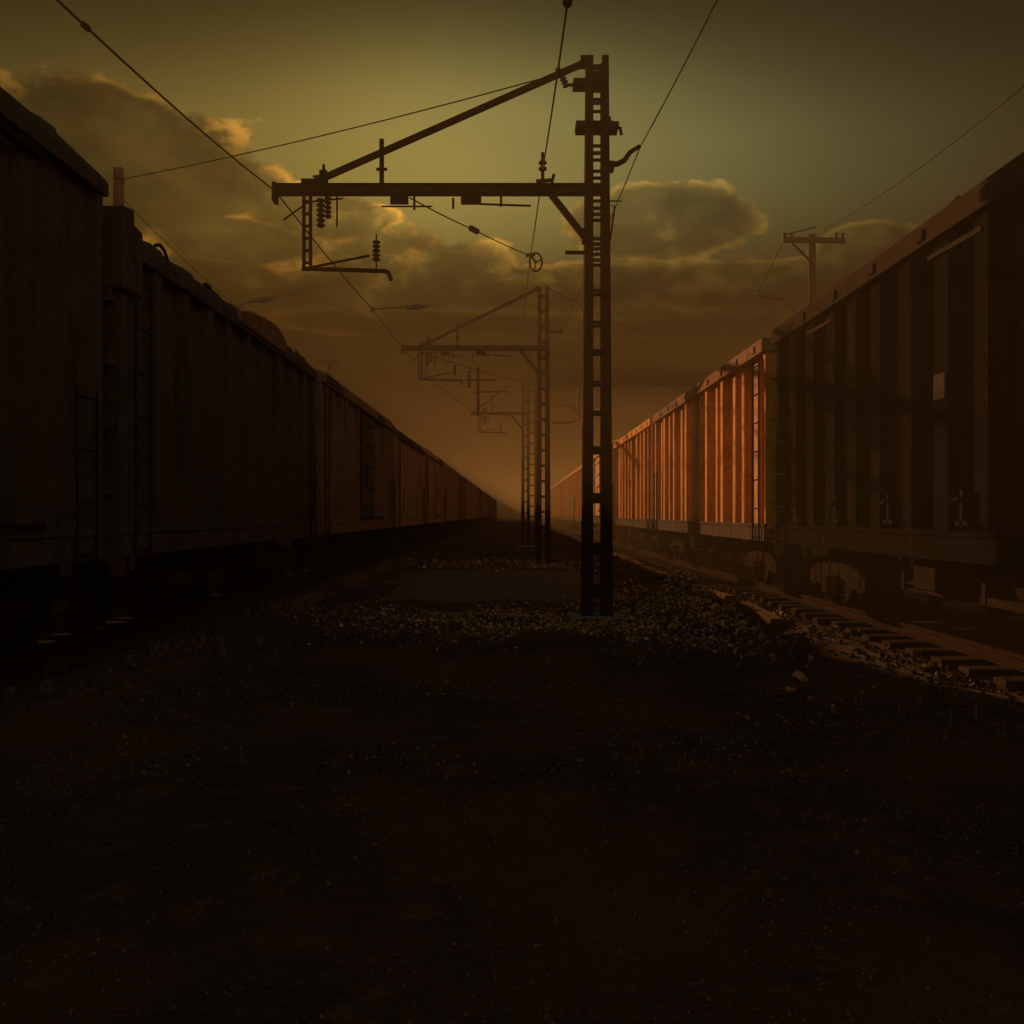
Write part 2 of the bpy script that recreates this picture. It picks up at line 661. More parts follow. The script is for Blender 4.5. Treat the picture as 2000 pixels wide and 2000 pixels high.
def arched_roof(L, eave, rise, end_taper=.5, hw=HW + .05, seams=True):
    m = MB()
    ks = 14
    rows = []
    nseg = max(4, round(L / 1.1))
    ylist = []
    for i in range(nseg + 1):
        y = -L / 2 + L * i / nseg
        if seams and 0 < i < nseg:
            ylist += [(y - .05, 0), (y - .035, .035), (y + .035, .035), (y + .05, 0)]
        else:
            ylist += [(y, 0)]
    for y, up in ylist:
        e = min(1, (L / 2 - abs(y)) / .9)
        k = end_taper + (1 - end_taper) * math.sqrt(max(0, e * (2 - e)))
        row = [(-hw, y, eave - .10), (-hw - up * .4, y, eave + .02)]
        for j in range(ks + 1):
            a = math.pi * j / ks
            row.append((-hw * math.cos(a) * (1 + 0), y, eave + .03 + up + rise * k * math.sin(a) ** .85))
        row += [(hw + up * .4, y, eave + .02), (hw, y, eave - .10)]
        rows.append(row)
    n = len(rows[0])
    vs = [q for r in rows for q in r]
    fs = []
    for i in range(len(rows) - 1):
        for j in range(n - 1):
            fs.append((i * n + j, i * n + j + 1, (i + 1) * n + j + 1, (i + 1) * n + j))
        fs.append((i * n + n - 1, i * n, (i + 1) * n, (i + 1) * n + n - 1))
    fs += [tuple(range(n)), tuple(range((len(rows) - 1) * n, len(rows) * n))]
    m.add(vs, fs)
    return m


def wagon(sgn, y0, y1, kind, mat, label, name, cat, group, trim=None, pitch=.85, rw=.26, rd=.12, eave=Z1, dz=0.0, detail=True):
    L = y1 - y0
    t = thing(name, label, cat, (sgn * TC, (y0 + y1) / 2, 0), group)
    trim = trim or mat
    z0, z1 = Z0 + dz, eave
    body = corrugated(L, pitch, rw, rd, z0, z1 - .02, kind == 'gondola').build('body', M[mat], t)
    sill = MB()
    for s in (-1, 1):
        sill.box((s * (HW - .055), 0, z0 - .10), (.15, L - .02, .24))
        sill.box((s * (HW + .0), 0, z0 + .055), (.07, L + .01, .06))
        sill.box((0, s * (L / 2 - .1), z0 - .10), (2 * HW - .28, .16, .22))
    sill.box((0, 0, z0 - .13), (.5, L - .4, .3))
    for k in range(int(L / 1.7)):
        sill.box((0, -L / 2 + .9 + k * 1.7, z0 - .07), (2 * HW - .3, .12, .12))
    bevel(sill.build('side_sill', M['umber' if mat in ('orange', 'tan') else mat], t), .008)
    if kind == 'gondola':
        rail = MB()
        for s in (-1, 1):
            rail.box((s * (HW - .05), 0, z1 - .10), (.24, L + .06, .24))
            rail.box((0, s * (L / 2 - .06), z1 - .10), (2 * HW - .36, .16, .24))
            for k in range(int(L / 1.3)):     # gusset lumps along the rail
                rail.box((s * (HW + .078), -L / 2 + .5 + k * 1.3, z1 - .11), (.03, .16, .12))
        bevel(rail.build('top_rail', M[trim], t), .02, 2)
    else:
        arched_roof(L + .06, z1, .42).build('roof', M[trim], t)
    q = -sgn      # the aisle side
    if detail:
        for y, top, n in ((-L / 2 + .45, z1 - .3, 7), (L / 2 - .45, z0 + 1.5, 4)):
            ld = MB()
            ladder(ld, q * (HW + .05), y, z0 - .25, top, n=n)
            ld.build('ladder', M['black'], t)
        bg = MB()
        bg.tube([(q * .95, -1.3, z0 - .45), (q * .95, -1.25, z0 - .45), (q * .95, -.3, z0 - .45), (q * .95, -.25, z0 - .45)], [.12, .19, .19, .12], 14)
        bg.build('air_reservoir', M['bogie'], t)
        bg = MB()
        bg.bar((q * 1.1, .3, z0 - .25), (q * 1.1, 2.2, z0 - .62), .05, .09)
        bg.bar((q * 1.1, -1.6, z0 - .62), (q * 1.1, 2.2, z0 - .62), .05, .08)
        for y in (-1.6, .3, 2.2):
            bg.bar((q * 1.1, y, z0 - .22), (q * 1.1, y, z0 - .66), .07, .07)
        bg.build('brake_gear', M['bogie'], t)
        bg = MB()
        bg.box((q * 1.15, 1.2, z0 - .42), (.35, .55, .34))
        bevel(bg.build('brake_box', M['bogie'], t), .02)
        for e in (-1, 1):
            st_ = MB()
            y = e * (L / 2 - .4)
            st_.tube([(q * (HW - .02), y - .2, z0 - .22), (q * (HW - .02), y - .2, z0 - .75), (q * (HW - .02), y + .2, z0 - .75), (q * (HW - .02), y + .2, z0 - .22)], .016, 6)
            st_.build('step', M['black'], t)
        hw_ = MB()
        cy = -L / 2 - .16
        ring = [(.34 * math.cos(a) + sgn * -.75, cy, z1 - .9 + .34 * math.sin(a)) for a in [2 * math.pi * k / 20 for k in range(21)]]
        hw_.tube(ring, .018, 6, False)
        for a in (0, 2.1, 4.2):
            hw_.tube([(sgn * -.75, cy, z1 - .9), (sgn * -.75 + .34 * math.cos(a), cy, z1 - .9 + .34 * math.sin(a))], .013, 6)
        hw_.tube([(sgn * -.75, cy, z1 - .9), (sgn * -.75, -L / 2, z1 - .9)], .02, 6)
        hw_.build('brake_wheel', M['black'], t)
    for e in (-1, 1):
        add_bogie(t, e * (L / 2 - 1.75), 0)
        cp = MB()
        cp.box((0, e * (L / 2 + .10), z0 - .42), (.22, .46, .22))
        cp.box((0, e * (L / 2 + .28), z0 - .42), (.36, .12, .32))
        cp.build('coupler', M['black'], t)
    return t, L


def side_door(t, sgn, L, mat, z0=Z0, z1=Z1, y=0.0, w=2.0):
    q = -sgn
    m = MB()
    m.box((q * (HW + .035), y, (z0 + z1) / 2 - .02), (.06, w, z1 - z0 - .36))
    for k in range(5):
        m.box((q * (HW + .085), y, z0 + .45 + k * .6), (.05, w - .15, .10))
    d = bevel(m.build('sliding_door', M[mat], t), .008)
    h = MB()
    h.tube([(q * (HW + .12), y - w / 2 + .16, z0 + 1.1), (q * (HW + .16), y - w / 2 + .16, z0 + 1.15), (q * (HW + .16), y - w / 2 + .16, z0 + 1.6), (q * (HW + .12), y - w / 2 + .16, z0 + 1.65)], .018, 6)
    h.build('handle', M['black'], d)
    for z, hh in ((z1 - .16, .07), (z0 + .14, .06)):
        r = MB()
        r.box((q * (HW + .05), y + w * .5, z), (.07, w * 2.1, hh))
        r.build('door_track', M['black'], t)


def hump(t, L, y0, ln, h, eave):
    """raised round hatch cover across the roof"""
    m = MB()
    prof = [(y0, eave - .06), (y0 + .04, eave + h * .75), (y0 + ln * .2, eave + h), (y0 + ln * .6, eave + h * .95),
            (y0 + ln * .9, eave + h * .55), (y0 + ln, eave + .02), (y0 + ln, eave - .06)]
    m.prism(prof, 'x', -HW - .08, HW + .08)
    bevel(m.build('roof_hatch', M['umber'], t), .02, 2)


GL, GRT = 'wagons of the left freight train', 'wagons of the right freight train'

# ---- left train
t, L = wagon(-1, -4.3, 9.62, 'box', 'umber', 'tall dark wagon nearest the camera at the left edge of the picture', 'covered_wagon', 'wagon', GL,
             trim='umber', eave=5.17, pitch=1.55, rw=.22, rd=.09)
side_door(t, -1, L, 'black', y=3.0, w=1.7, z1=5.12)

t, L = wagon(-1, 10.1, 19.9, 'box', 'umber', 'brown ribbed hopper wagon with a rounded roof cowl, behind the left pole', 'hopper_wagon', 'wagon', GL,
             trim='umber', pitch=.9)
yc = (10.1 + 19.9) / 2
m = MB()      # rounded roof cowl across the roof
prof = [(14.15, 4.70), (14.2, 4.88), (14.7, 4.99), (15.3, 5.05), (16.0, 5.09), (16.5, 5.07), (16.85, 5.0), (17.02, 4.9), (17.06, 4.70)]
m.prism([(a - yc, b) for a, b in prof], 'x', -HW - .1, HW + .1)
bevel(m.build('roof_cowl', M['oxide'], t), .03, 2)
m = MB()      # raised end housing
m.prism([(10.0 - yc, 4.2), (10.0 - yc, 5.10), (10.26 - yc, 5.14), (10.28 - yc, 4.98), (10.5 - yc, 4.95), (10.52 - yc, 4.2)], 'x', -HW - .07, HW + .07)
bevel(m.build('end_housing', M['umber'], t), .02)
m = MB()
q = P(338, 528, 11.6)
for (a, b) in ((11.9, 4.3), (13.6, 4.3)):
    pass
x = HW - .05
m.tube([(x, 11.55 - yc, 4.7), (x, 11.55 - yc, 4.93), (x, 11.45 - yc, 5.02), (x, 11.3 - yc, 5.05), (x, 11.15 - yc, 5.0)], .022, 8)
m.build('vent_pipe', M['black'], t)
m = MB()
m.tube([(x, 13.0 - yc, 4.7), (x, 13.0 - yc, 5.0)], .03, 8)
m.tube([(x, 12.95 - yc, 4.98), (x, 13.16 - yc, 4.98)], .028, 8)
m.build('roof_valve', M['black'], t)
m = MB()
m.tube([(x, 18.6 - yc, 4.7), (x, 18.6 - yc, 4.96), (x, 18.3 - yc, 5.0)], .016, 8)
m.build('vent_pipe', M['black'], t)

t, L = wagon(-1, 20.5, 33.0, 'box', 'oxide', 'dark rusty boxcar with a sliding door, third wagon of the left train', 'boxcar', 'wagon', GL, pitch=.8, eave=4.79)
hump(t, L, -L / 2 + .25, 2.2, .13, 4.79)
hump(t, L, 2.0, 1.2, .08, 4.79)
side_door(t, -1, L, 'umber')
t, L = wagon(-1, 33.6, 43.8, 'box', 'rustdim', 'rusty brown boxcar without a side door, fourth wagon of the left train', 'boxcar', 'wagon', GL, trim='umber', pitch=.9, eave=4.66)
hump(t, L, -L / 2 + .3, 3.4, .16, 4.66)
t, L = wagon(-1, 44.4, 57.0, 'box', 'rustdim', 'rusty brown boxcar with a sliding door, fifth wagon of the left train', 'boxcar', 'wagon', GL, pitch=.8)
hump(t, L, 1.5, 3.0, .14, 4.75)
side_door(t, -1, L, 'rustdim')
order = ['sixth', 'seventh', 'eighth', 'ninth', 'tenth', 'eleventh', 'twelfth', 'thirteenth', 'fourteenth', 'fifteenth', 'sixteenth', 'seventeenth', 'eighteenth']
y = 57.7
for k in range(13):
    ln = (12.4, 11.2, 13)[k % 3]
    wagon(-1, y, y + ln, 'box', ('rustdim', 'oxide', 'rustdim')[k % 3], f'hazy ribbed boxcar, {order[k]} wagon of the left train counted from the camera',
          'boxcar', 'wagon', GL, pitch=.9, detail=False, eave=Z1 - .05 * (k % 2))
    y += ln + .65

# ---- right train
t, L = wagon(1, 2.6, 15.15, 'gondola', 'brown', 'brown open gondola with painted-in shade and a thick top rail, nearest wagon on the right', 'gondola_wagon', 'wagon', GRT,
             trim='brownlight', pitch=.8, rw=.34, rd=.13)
yc = (2.6 + 15.15) / 2
m = MB()
m.box((-HW - .018, 9.27 - yc, 3.03), (.03, .26, .26))
bevel(m.build('placard', M['placard'], t), .008)
m = MB()
m.box((-HW - .02, 7.4 - yc, 1.33), (.05, .5, .16))
bevel(m.build('door_latch', M['placard'], t), .01)
for k in range(7):
    m = MB()
    y = -5.3 + k * 1.72
    m.bar((-HW - .045, y, 1.62), (-HW - .045, y, 1.98), .05, .05)
    m.bar((-HW - .045, y - .12, 1.66), (-HW - .045, y + .12, 1.66), .05, .05)
    m.tube([(-HW - .08, y, 1.9), (-HW - .08, y + .16, 1.86)], .022, 6)
    m.build('door_latch', M['black'], t)
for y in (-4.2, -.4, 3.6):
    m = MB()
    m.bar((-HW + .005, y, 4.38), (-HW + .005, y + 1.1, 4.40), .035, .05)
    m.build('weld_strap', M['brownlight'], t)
m = MB()
m.tube([(-HW + .05, 9.1 - yc, 4.7), (-HW + .05, 9.1 - yc, 4.85)], .025, 8)
m.tube([(-HW + .05, 9.02 - yc, 4.84), (-HW + .05, 9.2 - yc, 4.82)], .03, 8)
m.build('lifting_lug', M['black'], t)

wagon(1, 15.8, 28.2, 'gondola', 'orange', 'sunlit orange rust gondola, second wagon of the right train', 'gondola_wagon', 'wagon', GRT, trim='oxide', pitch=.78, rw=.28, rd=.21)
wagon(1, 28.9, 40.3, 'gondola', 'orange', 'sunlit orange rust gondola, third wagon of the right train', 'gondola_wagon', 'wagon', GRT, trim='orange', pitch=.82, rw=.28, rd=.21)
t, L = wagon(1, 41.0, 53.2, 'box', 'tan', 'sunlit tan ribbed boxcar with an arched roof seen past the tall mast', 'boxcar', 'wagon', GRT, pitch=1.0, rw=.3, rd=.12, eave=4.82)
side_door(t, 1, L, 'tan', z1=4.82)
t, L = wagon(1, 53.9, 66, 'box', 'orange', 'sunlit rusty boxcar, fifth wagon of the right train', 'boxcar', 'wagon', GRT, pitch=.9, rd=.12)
y = 66.7
for k in range(12):
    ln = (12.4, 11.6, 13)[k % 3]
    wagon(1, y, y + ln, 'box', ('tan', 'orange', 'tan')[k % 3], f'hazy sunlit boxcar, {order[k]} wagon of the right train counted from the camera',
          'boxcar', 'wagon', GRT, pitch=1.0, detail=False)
    y += ln + .65

# ------------------------------------------------------------------ catenary masts
MG = 'lattice catenary masts'


def mast(X, Y, H, wb, wt, leg_b, leg_t, battens, label, boom_x, boom_z, tie_x, post_x, drop_x, drop_len, detail=True, base_w=.9):
    t = thing('catenary_mast', label, 'mast', (X, Y, 0), MG)
    D = .30
    for s in (-1, 1):
        m = MB()
        rings = []
        for z, w, lw in ((-.05, wb, leg_b), (H, wt, leg_t)):
            xo, xi = s * w / 2, s * (w / 2 - lw)
            th = s * .018
            ring = [(xo, -D / 2, z), (xi, -D / 2, z), (xi, -D / 2 + .018, z), (xo - th, -D / 2 + .018, z),
                    (xo - th, D / 2 - .018, z), (xi, D / 2 - .018, z), (xi, D / 2, z), (xo, D / 2, z)]
            rings.append(ring)
        vs = rings[0] + rings[1]
        n = 8
        m.add(vs, [(i, (i + 1) % n, n + (i + 1) % n, n + i) for i in range(n)] + [tuple(range(n)), tuple(range(n, 2 * n))])
        m.build('leg', M['mast'], t)
    for (z, h) in battens:
        k = z / H
        w = wb + (wt - wb) * k - .06
        for s in (-1, 1):
            m = MB()
            m.box((0, s * (D / 2 + .006), z), (w, .012, h))
            m.build('batten', M['mast'], t)
    m = MB()
    m.box((0, 0, -.02), (base_w, .8, .16))
    bevel(m.build('footing', M['concrete'], t), .02)
    # boom: two back to back channels
    m = MB()
    m.bar((wt / 2, -.0, boom_z), (boom_x - X, -.0, boom_z), .16, .13)
    m.bar((wt / 2, -.0, boom_z + .07), (boom_x - X, -.0, boom_z + .07), .22, .016)
    m.bar((wt / 2, -.0, boom_z - .07), (boom_x - X, -.0, boom_z - .07), .22, .016)
    m.box((boom_x - X + .03, 0, boom_z - .06), (.06, .24, .32))
    bevel(m.build('boom', M['mast'], t), .006)
    m = MB()
    m.bar((-wt / 2 - .02, 0, H - .06), (tie_x - X, 0, boom_z + .08), .10, .085)
    m.box((-wt / 2 - .03, 0, H - .05), (.12, .2, .14))
    m.box((tie_x - X, 0, boom_z + .11), (.2, .16, .1))
    m.build('tie_bar', M['mast'], t)
    f = (post_x - tie_x) / (X - wt / 2 - tie_x)
    zt = boom_z + .08 + f * (H - .06 - boom_z - .08)
    m = MB()
    m.bar((post_x - X, 0, boom_z + .08), (post_x - X, 0, zt + .22), .07, .07)
    m.bar((post_x - X - .09, 0, boom_z + .55 * (zt - boom_z)), (post_x - X + .09, 0, boom_z + .55 * (zt - boom_z)), .04, .04)
    m.build('hanger_post', M['mast'], t)
    m = MB()
    m.bar((-wt / 2 - .03, 0, boom_z - .78), (-wt / 2 - .58, 0, boom_z - .08), .10, .10)
    m.box((-wt / 2 - .03, 0, boom_z - .78), (.06, .2, .22))
    m.build('knee_brace', M['mast'], t)
    # drop post and registration arm at the outer end
    dx = drop_x - X
    zb = boom_z - drop_len
    m = MB()
    m.bar((dx - .05, 0, boom_z - .07), (dx - .05, 0, zb), .04, .1)
    m.bar((dx + .06, 0, boom_z - .07), (dx + .06, 0, zb), .04, .1)
    for k in range(6):
        z = boom_z - .2 - k * (drop_len - .3) / 5
        m.box((dx, 0, z), (.1, .08, .03))
    m.build('drop_post', M['mast'], t)
    m = MB()
    m.tube([(dx - .08, 0, zb), (dx + 1.3, 0, zb - .04), (dx + 1.36, 0, zb - .06), (dx + 1.41, 0, zb - .2)], .036, 10)
    m.tube([(dx + .05, 0, zb + .02), (dx + 1.05, 0, zb + .22)], .022, 8)
    m.build('registration_arm', M['mast'], t)
    m = MB()
    m.insulator((dx + 1.16, 0, zb + .12), (dx + 1.16, 0, zb + .48), .07, 5)
    m.tube([(dx + 1.16, 0, zb - .03), (dx + 1.16, 0, zb + .58)], .012, 6)
    m.build('insulator', M['ceramic'], t)
    # insulator cluster under the boom beside the drop post
    m = MB()
    m.insulator((dx + .22, .06, boom_z - .12), (dx + .22, .06, boom_z - .62), .075, 6)
    m.insulator((dx + .36, -.04, boom_z - .12), (dx + .36, -.04, boom_z - .50), .06, 5)
    m.build('insulator', M['ceramic'], t)
    m = MB()
    m.box((dx + .28, 0, boom_z + .2), (.12, .14, .22))
    m.tube([(dx + .28, 0, boom_z + .08), (dx + .28, 0, boom_z + .42)], .025, 8)
    m.tube([(dx + .1, 0, boom_z + .22), (dx + .5, 0, boom_z + .26)], .02, 8)
    m.tube([(dx - .4, .02, boom_z - .5), (dx + .02, .02, boom_z - .2), (dx + .6, .02, boom_z - .14)], .015, 6)
    m.tube([(dx + .5, .02, boom_z - .62), (dx + .5, .02, boom_z - .1)], .015, 6)
    m.build('clamp', M['black'], t)
    if detail:
        m = MB()
        # second bracket group along the boom
        m.box((1.0 - 3.1, -.02, boom_z - .18), (.34, .06, .14))
        m.tube([(-2.4, 0, boom_z - .14), (-2.4, 0, boom_z - .32)], .02, 6)
        m.tube([(-1.95, 0, boom_z - .24), (-1.1, 0, boom_z - .27)], .018, 6)
        m.tube([(-1.6, 0, boom_z - .05), (-1.6, 0, boom_z - .28)], .02, 6)
        m.box((-3.3, 0, boom_z - .18), (.3, .06, .12))
        m.tube([(-3.6, 0, boom_z - .28), (-2.75, 0, boom_z - .28)], .014, 6)
        m.tube([(-3.05, 0, boom_z - .06), (-3.05, 0, boom_z - .34)], .02, 6)
        m.build('bracket', M['black'], t)
    return t


def bz(crop2, crop5):
    zs = [EYE + (1004 - y * .3623) / 117 for y in crop2] + [EYE + (1004 - (600 + y * .3623)) / 117 for y in crop5]
    return zs


bat = []
for z in bz([385, 430, 512, 577, 690, 805, 842, 940, 1013, 1065, 1138, 1170, 1300, 1355, 1415, 1576, 1747, 1900], [245, 412, 572]):
    bat.append((z, .055))
bat[0] = (bat[0][0], .10)
bat[1] = (bat[1][0], .16)
for z, h in zip(bz([], [772, 1030, 1300, 1530]), (.12, .17, .18, .2)):
    bat.append((z, h))
BZ = 7.17
Y1, Y2, Y3 = 15.4, 31.1, 50.0
X1, X2, X3 = 1.375, .97, .60
H1 = 9.35
t = mast(X1, Y1, H1, .52, .37, .19, .115, bat, 'tall nearest lattice steel catenary mast with a long boom to its left', -4.03, BZ, -3.45, -2.22, -3.47, 1.32)
m = MB()
m.box((0, 0, EYE + (1004 - 250) / 117), (.70, .36, .09))
m.box((-.06, 0, EYE + (1004 - 250) / 117 + .03), (.6, .42, .03))
m.tube([(.32, -.1, 8.16), (.38, -.1, 8.16), (.40, -.1, 8.05)], .03, 8)
m.tube([(.2, -.05, 8.24), (.2, -.05, 8.36)], .035, 8)
m.build('cross_arm', M['mast'], t)
m = MB()
m.box((-.22, 0, 8.92), (.36, .3, .1))
m.tube([(-.35, 0, 8.92), (-.5, 0, 8.92)], .03, 8)
m.build('bracket', M['mast'], t)
m = MB()
m.insulator((-.50, 0, 8.88), (-.60, 0, 9.1), .06, 4)
m.tube([(-.60, 0, 9.1), (-.66, 0, 9.2)], .045, 8)
m.build('insulator', M['ceramic'], t)
m = MB()
m.tube([(.16, 0, 7.58), (.34, 0, 7.60), (.46, 0, 7.66), (.56, 0, 7.80), (.72, 0, 7.90)], [.05, .05, .045, .04, .035], 8)
m.box((.2, 0, 7.55), (.16, .2, .14))
m.build('feeder_bracket', M['mast'], t)
m = MB()
m.box((-.36, 0, 6.12), (.34, .06, .05))
m.tube([(.24, 0, 6.9), (.30, 0, 6.9), (.22, 0, 6.3)], .014, 6)
m.tube([(.2, 0, 6.98), (.42, 0, 6.98)], .012, 6)
m.build('stub_arm', M['black'], t)
# upright insulator over the boom where the centre wire crosses
m = MB()
m.tube([(.47 - X1, 0, BZ + .06), (.47 - X1, 0, BZ + .62)], .028, 8)
m.insulator((.47 - X1, 0, BZ + .3), (.47 - X1, 0, BZ + .5), .07, 2)
m.bar((.36 - X1, 0, BZ + .14), (.62 - X1, 0, BZ + .16), .05, .05)
m.tube([(.62 - X1, 0, BZ + .1), (.66 - X1, 0, BZ + .26)], .025, 6)
m.build('insulator', M['ceramic'], t)

bat2 = [(9.1 - .52 * k, .07) for k in range(17)]
t2 = mast(X2, Y2, 9.4, .50, .38, .19, .13, bat2, 'second lattice catenary mast with a boom, seen left of the nearest one', -3.82, 7.35, -3.1, -1.93, -3.18, 1.05, detail=True)
m = MB()
m.box((.42, 0, 7.9), (.5, .08, .07))
m.tube([(.6, 0, 7.9), (.64, 0, 8.05)], .03, 8)
m.build('stub_arm', M['mast'], t2)
m = MB()
m.tube([(-2.2, 0, 5.05), (-2.2, 0, 6.7)], .05, 8)
m.tube([(-2.9, 0, 6.27), (-1.6, 0, 6.27)], .03, 8)
m.tube([(-2.35, 0, 5.86), (-1.2, 0, 5.88)], .022, 8)
m.insulator((-2.5, 0, 6.0), (-2.5, 0, 6.6), .06, 5)
m.build('section_insulator', M['ceramic'], t2)
bat3 = [(9.0 - .6 * k, .08) for k in range(14)]
mast(X3, Y3, 9.3, .50, .40, .19, .14, bat3, 'third catenary mast faded by haze, farthest of the three', -2.35, 7.2, -2.2, -1.2, -1.9, 1.0, detail=False)

# portal gantry in the haze
GY = 53
t = thing('signal_gantry', 'hazy portal gantry with a deep beam behind the masts', 'gantry', (1.0, GY, 0))
m = MB()
ZB, ZT = 9.25, 10.2
for z in (ZB, ZT):
    for sd_ in (-.35, .35):
        m.bar((-.3, sd_, z), (10.6, sd_, z), .12, .12)
for k in range(11):
    x0 = -.25 + k * .98
    for sd_ in (-.35, .35):
        m.bar((x0, sd_, ZB), (x0 + .98, sd_, ZT), .07, .07)
        m.bar((x0, sd_, ZB), (x0, sd_, ZT), .07, .07)
m.box((5.1, .0, (ZB + ZT) / 2), (10.8, .05, ZT - ZB))
m.build('beam', M['mast'], t)
for x in (0, 10.3):
    m = MB()
    for sd_ in (-.2, .2):
        m.bar((x + sd_, 0, -.05), (x + sd_, 0, ZB), .12, .3)
    for k in range(15):
        m.box((x, -.16, .4 + k * .6), (.4, .02, .08))
    m.build('leg', M['mast'], t)
m = MB()
m.tube([(2.8, 0, ZB), (2.7, 0, 8.1), (2.75, 0, 7.2), (2.2, 0, 7.0), (1.2, 0, 7.0)], .05, 8)
m.tube([(1.4, 0, 8.0), (2.2, 0, 8.0), (2.6, 0, 7.6)], .04, 8)
m.build('hanger_bracket', M['mast'], t)

# ------------------------------------------------------------------ wires
WG = 'overhead wires'


def sagline(pts, sag=0.0, n=14):
    out = []
    for i in range(len(pts) - 1):
        a, b = Vector(pts[i]), Vector(pts[i + 1])
        sg = sag[i] if isinstance(sag, (list, tuple)) else sag
        for k in range(n):
            f = k / n
            q = a.lerp(b, f)
            q.z -= sg * 4 * f * (1 - f)
            out.append(q)
    out.append(Vector(pts[-1]))
    return out


def wire(pts, r, label, sag=0.0, clamps=()):
    m = MB()
    line = sagline(pts, sag)
    m.tube(line, r, 6)
    for c, rr, ln in clamps:
        c = Vector(c)
        k = min(range(len(line) - 1), key=lambda i: (line[i] - c).length)
        d = (line[k + 1] - line[k]).normalized()
        q = line[k]
        m.insulator(q - d * ln / 2, q + d * ln / 2, rr, 4)
    o = m.build('overhead_wire', M['wire'], None, True)
    return tag(o, label, 'wire', WG)


boom1end = Vector((-4.0, Y1, BZ - .02))
boom2end = Vector((-3.8, Y2, 7.33))
wire([(-3.75, -16, 7.3), P(112, 0, 7.86), boom1end], .012, 'thick wire from the upper left corner down to the nearest boom end', [.25, .06],
     clamps=[(P(184, 72, 8.4), .03, .12)])
wire([boom1end, P(728, 605, 25.3), boom2end], .014, 'wire sloping from the end of the nearest boom to the end of the second boom', [.05, .0])
wire([boom2end, P(925, 806, 50)], .016, 'hazy wire from the end of the second boom to the third mast', .15)
cw = Vector((.47, Y1, BZ + .34))
wire([(.5, -16, 7.6), P(1109, 0, 8.1), cw], .011, 'wire running steeply up past the top edge above the nearest mast boom', [.25, .05],
     clamps=[(P(1110, 30, 8.35), .045, .16)])
pul = P(1036, 500, 24.0)
wire([cw, pul], .012, 'wire from the boom insulator down to the small tension wheel', .06)
wire([pul, P(1024, 600, 29.5), P(1028, 682, 30.3)], .011, 'thin wire hanging from the tension wheel beside the second mast', 0)
wire([P(800, 386, Y1), P(926, 449, 19.2), pul], .012, 'wire slanting right from under the nearest boom with an insulator on it', .02,
     clamps=[(P(924, 448, 19.1), .065, .5)])
fb = Vector((X1 + .74, Y1, 7.92))
wire([(2.2, -14, 7.9), P(1400, 0, 9.1), fb], .011, 'wire at the upper right running to the bracket on the nearest mast', [.2, .03])
wire([fb, (X2 + .64, Y2, 8.05)], .011, 'wire joining the right bracket of the nearest mast to the second mast', .1)
pole_l = Vector((-8.5, 19.8, 0))
wire([(X1 - .2, Y1, H1 - .12), pole_l + Vector((0, 0, 8.93))], .011, 'thin span wire from the nearest mast top to the left pole', .1)
wire([(X2 + .2, Y2, 9.36), P(1310, 668, 40)], .016, 'stay wire falling to the right from the second mast top', .12)
wire([(-3.1, Y2, 7.2), P(1018, 746, 42)], .02, 'wire slanting right from under the second boom into the haze', .05)
wire([P(1035, 555, 34), P(1270, 557, 34)], .007, 'faint level wire crossing behind the nearest mast', .02)

t = thing('tension_wheel', 'small spoked tension wheel hanging on the wires left of the nearest mast', 'pulley', pul)
m = MB()
ring = [(.02, .22 * math.sin(a) * .5 + .05, -.2 + .24 * math.cos(a)) for a in [2 * math.pi * k / 22 for k in range(23)]]
ring = [(.14 + .16 * math.cos(a), .0, -.16 + .24 * math.sin(a)) for a in [2 * math.pi * k / 22 for k in range(23)]]
m.tube(ring, .026, 8, False)
for a in (.3, 2.4, 4.5):
    m.tube([(.14, 0, -.16), (.14 + .16 * math.cos(a), 0, -.16 + .24 * math.sin(a))], .018, 6)
m.build('wheel_rim', M['black'], t)
m = MB()
m.bar((0, .02, .04), (.14, .02, -.16), .05, .05)
m.tube([(-.12, .02, .02), (.12, .02, .05)], .05, 8)
m.build('yoke', M['black'], t)

# ------------------------------------------------------------------ poles and lamps behind the trains
t = thing('pole', 'plain dark post rising behind the near left wagons', 'pole', pole_l)
m = MB()
m.bar((0, 0, -.05), (0, 0, 9.18), .15, .15)
m.bar((-.07, -.085, 5), (-.07, -.085, 9.18), .02, .03)
m.build('shaft', M['pole'], t)
m = MB()
m.box((0, 0, 8.93), (.18, .18, .06))
m.build('clamp', M['black'], t)

tp = Vector((8.2, 25.4, 0))
t = thing('telegraph_pole', 'timber telegraph pole with a cross arm behind the right train', 'pole', tp, 'telegraph poles')
m = MB()
m.tube([(0, 0, -.05), (0, 0, 9.45)], [.15, .10], 14)
m.build('shaft', M['pole'], t)
m = MB()
m.bar((-.85, -.14, 9.27), (.85, -.14, 9.24), .11, .13)
m.build('cross_arm', M['pole'], t)
m = MB()
m.bar((-.6, -.12, 9.2), (0, -.12, 8.6), .03, .05)
m.bar((.05, -.12, 9.62), (-.8, -.12, 9.4), .02, .03)
m.build('brace', M['black'], t)
for x in (-.8, -.6, .62, .8):
    m = MB()
    m.insulator((x, -.14, 9.31), (x, -.14, 9.47), .045, 2)
    m.build('insulator', M['ceramic'], t)
wire([(9.2, 3, 8.9), P(2000, 168, 12), (8.3, 25.2, 9.45)], .012, 'wire from the right edge down to the right telegraph pole', [.1, .15])
lampR = Vector((8.6, 27.8, 0))
wire([(7.45, 25.25, 9.45), P(1478, 576, 27.8)], .012, 'short wire dropping from the right telegraph pole to the lamp', .06)
wire([P(1478, 576, 27.8), P(1385, 680, 43)], .014, 'wire falling away from the right lamp behind the train', .1)

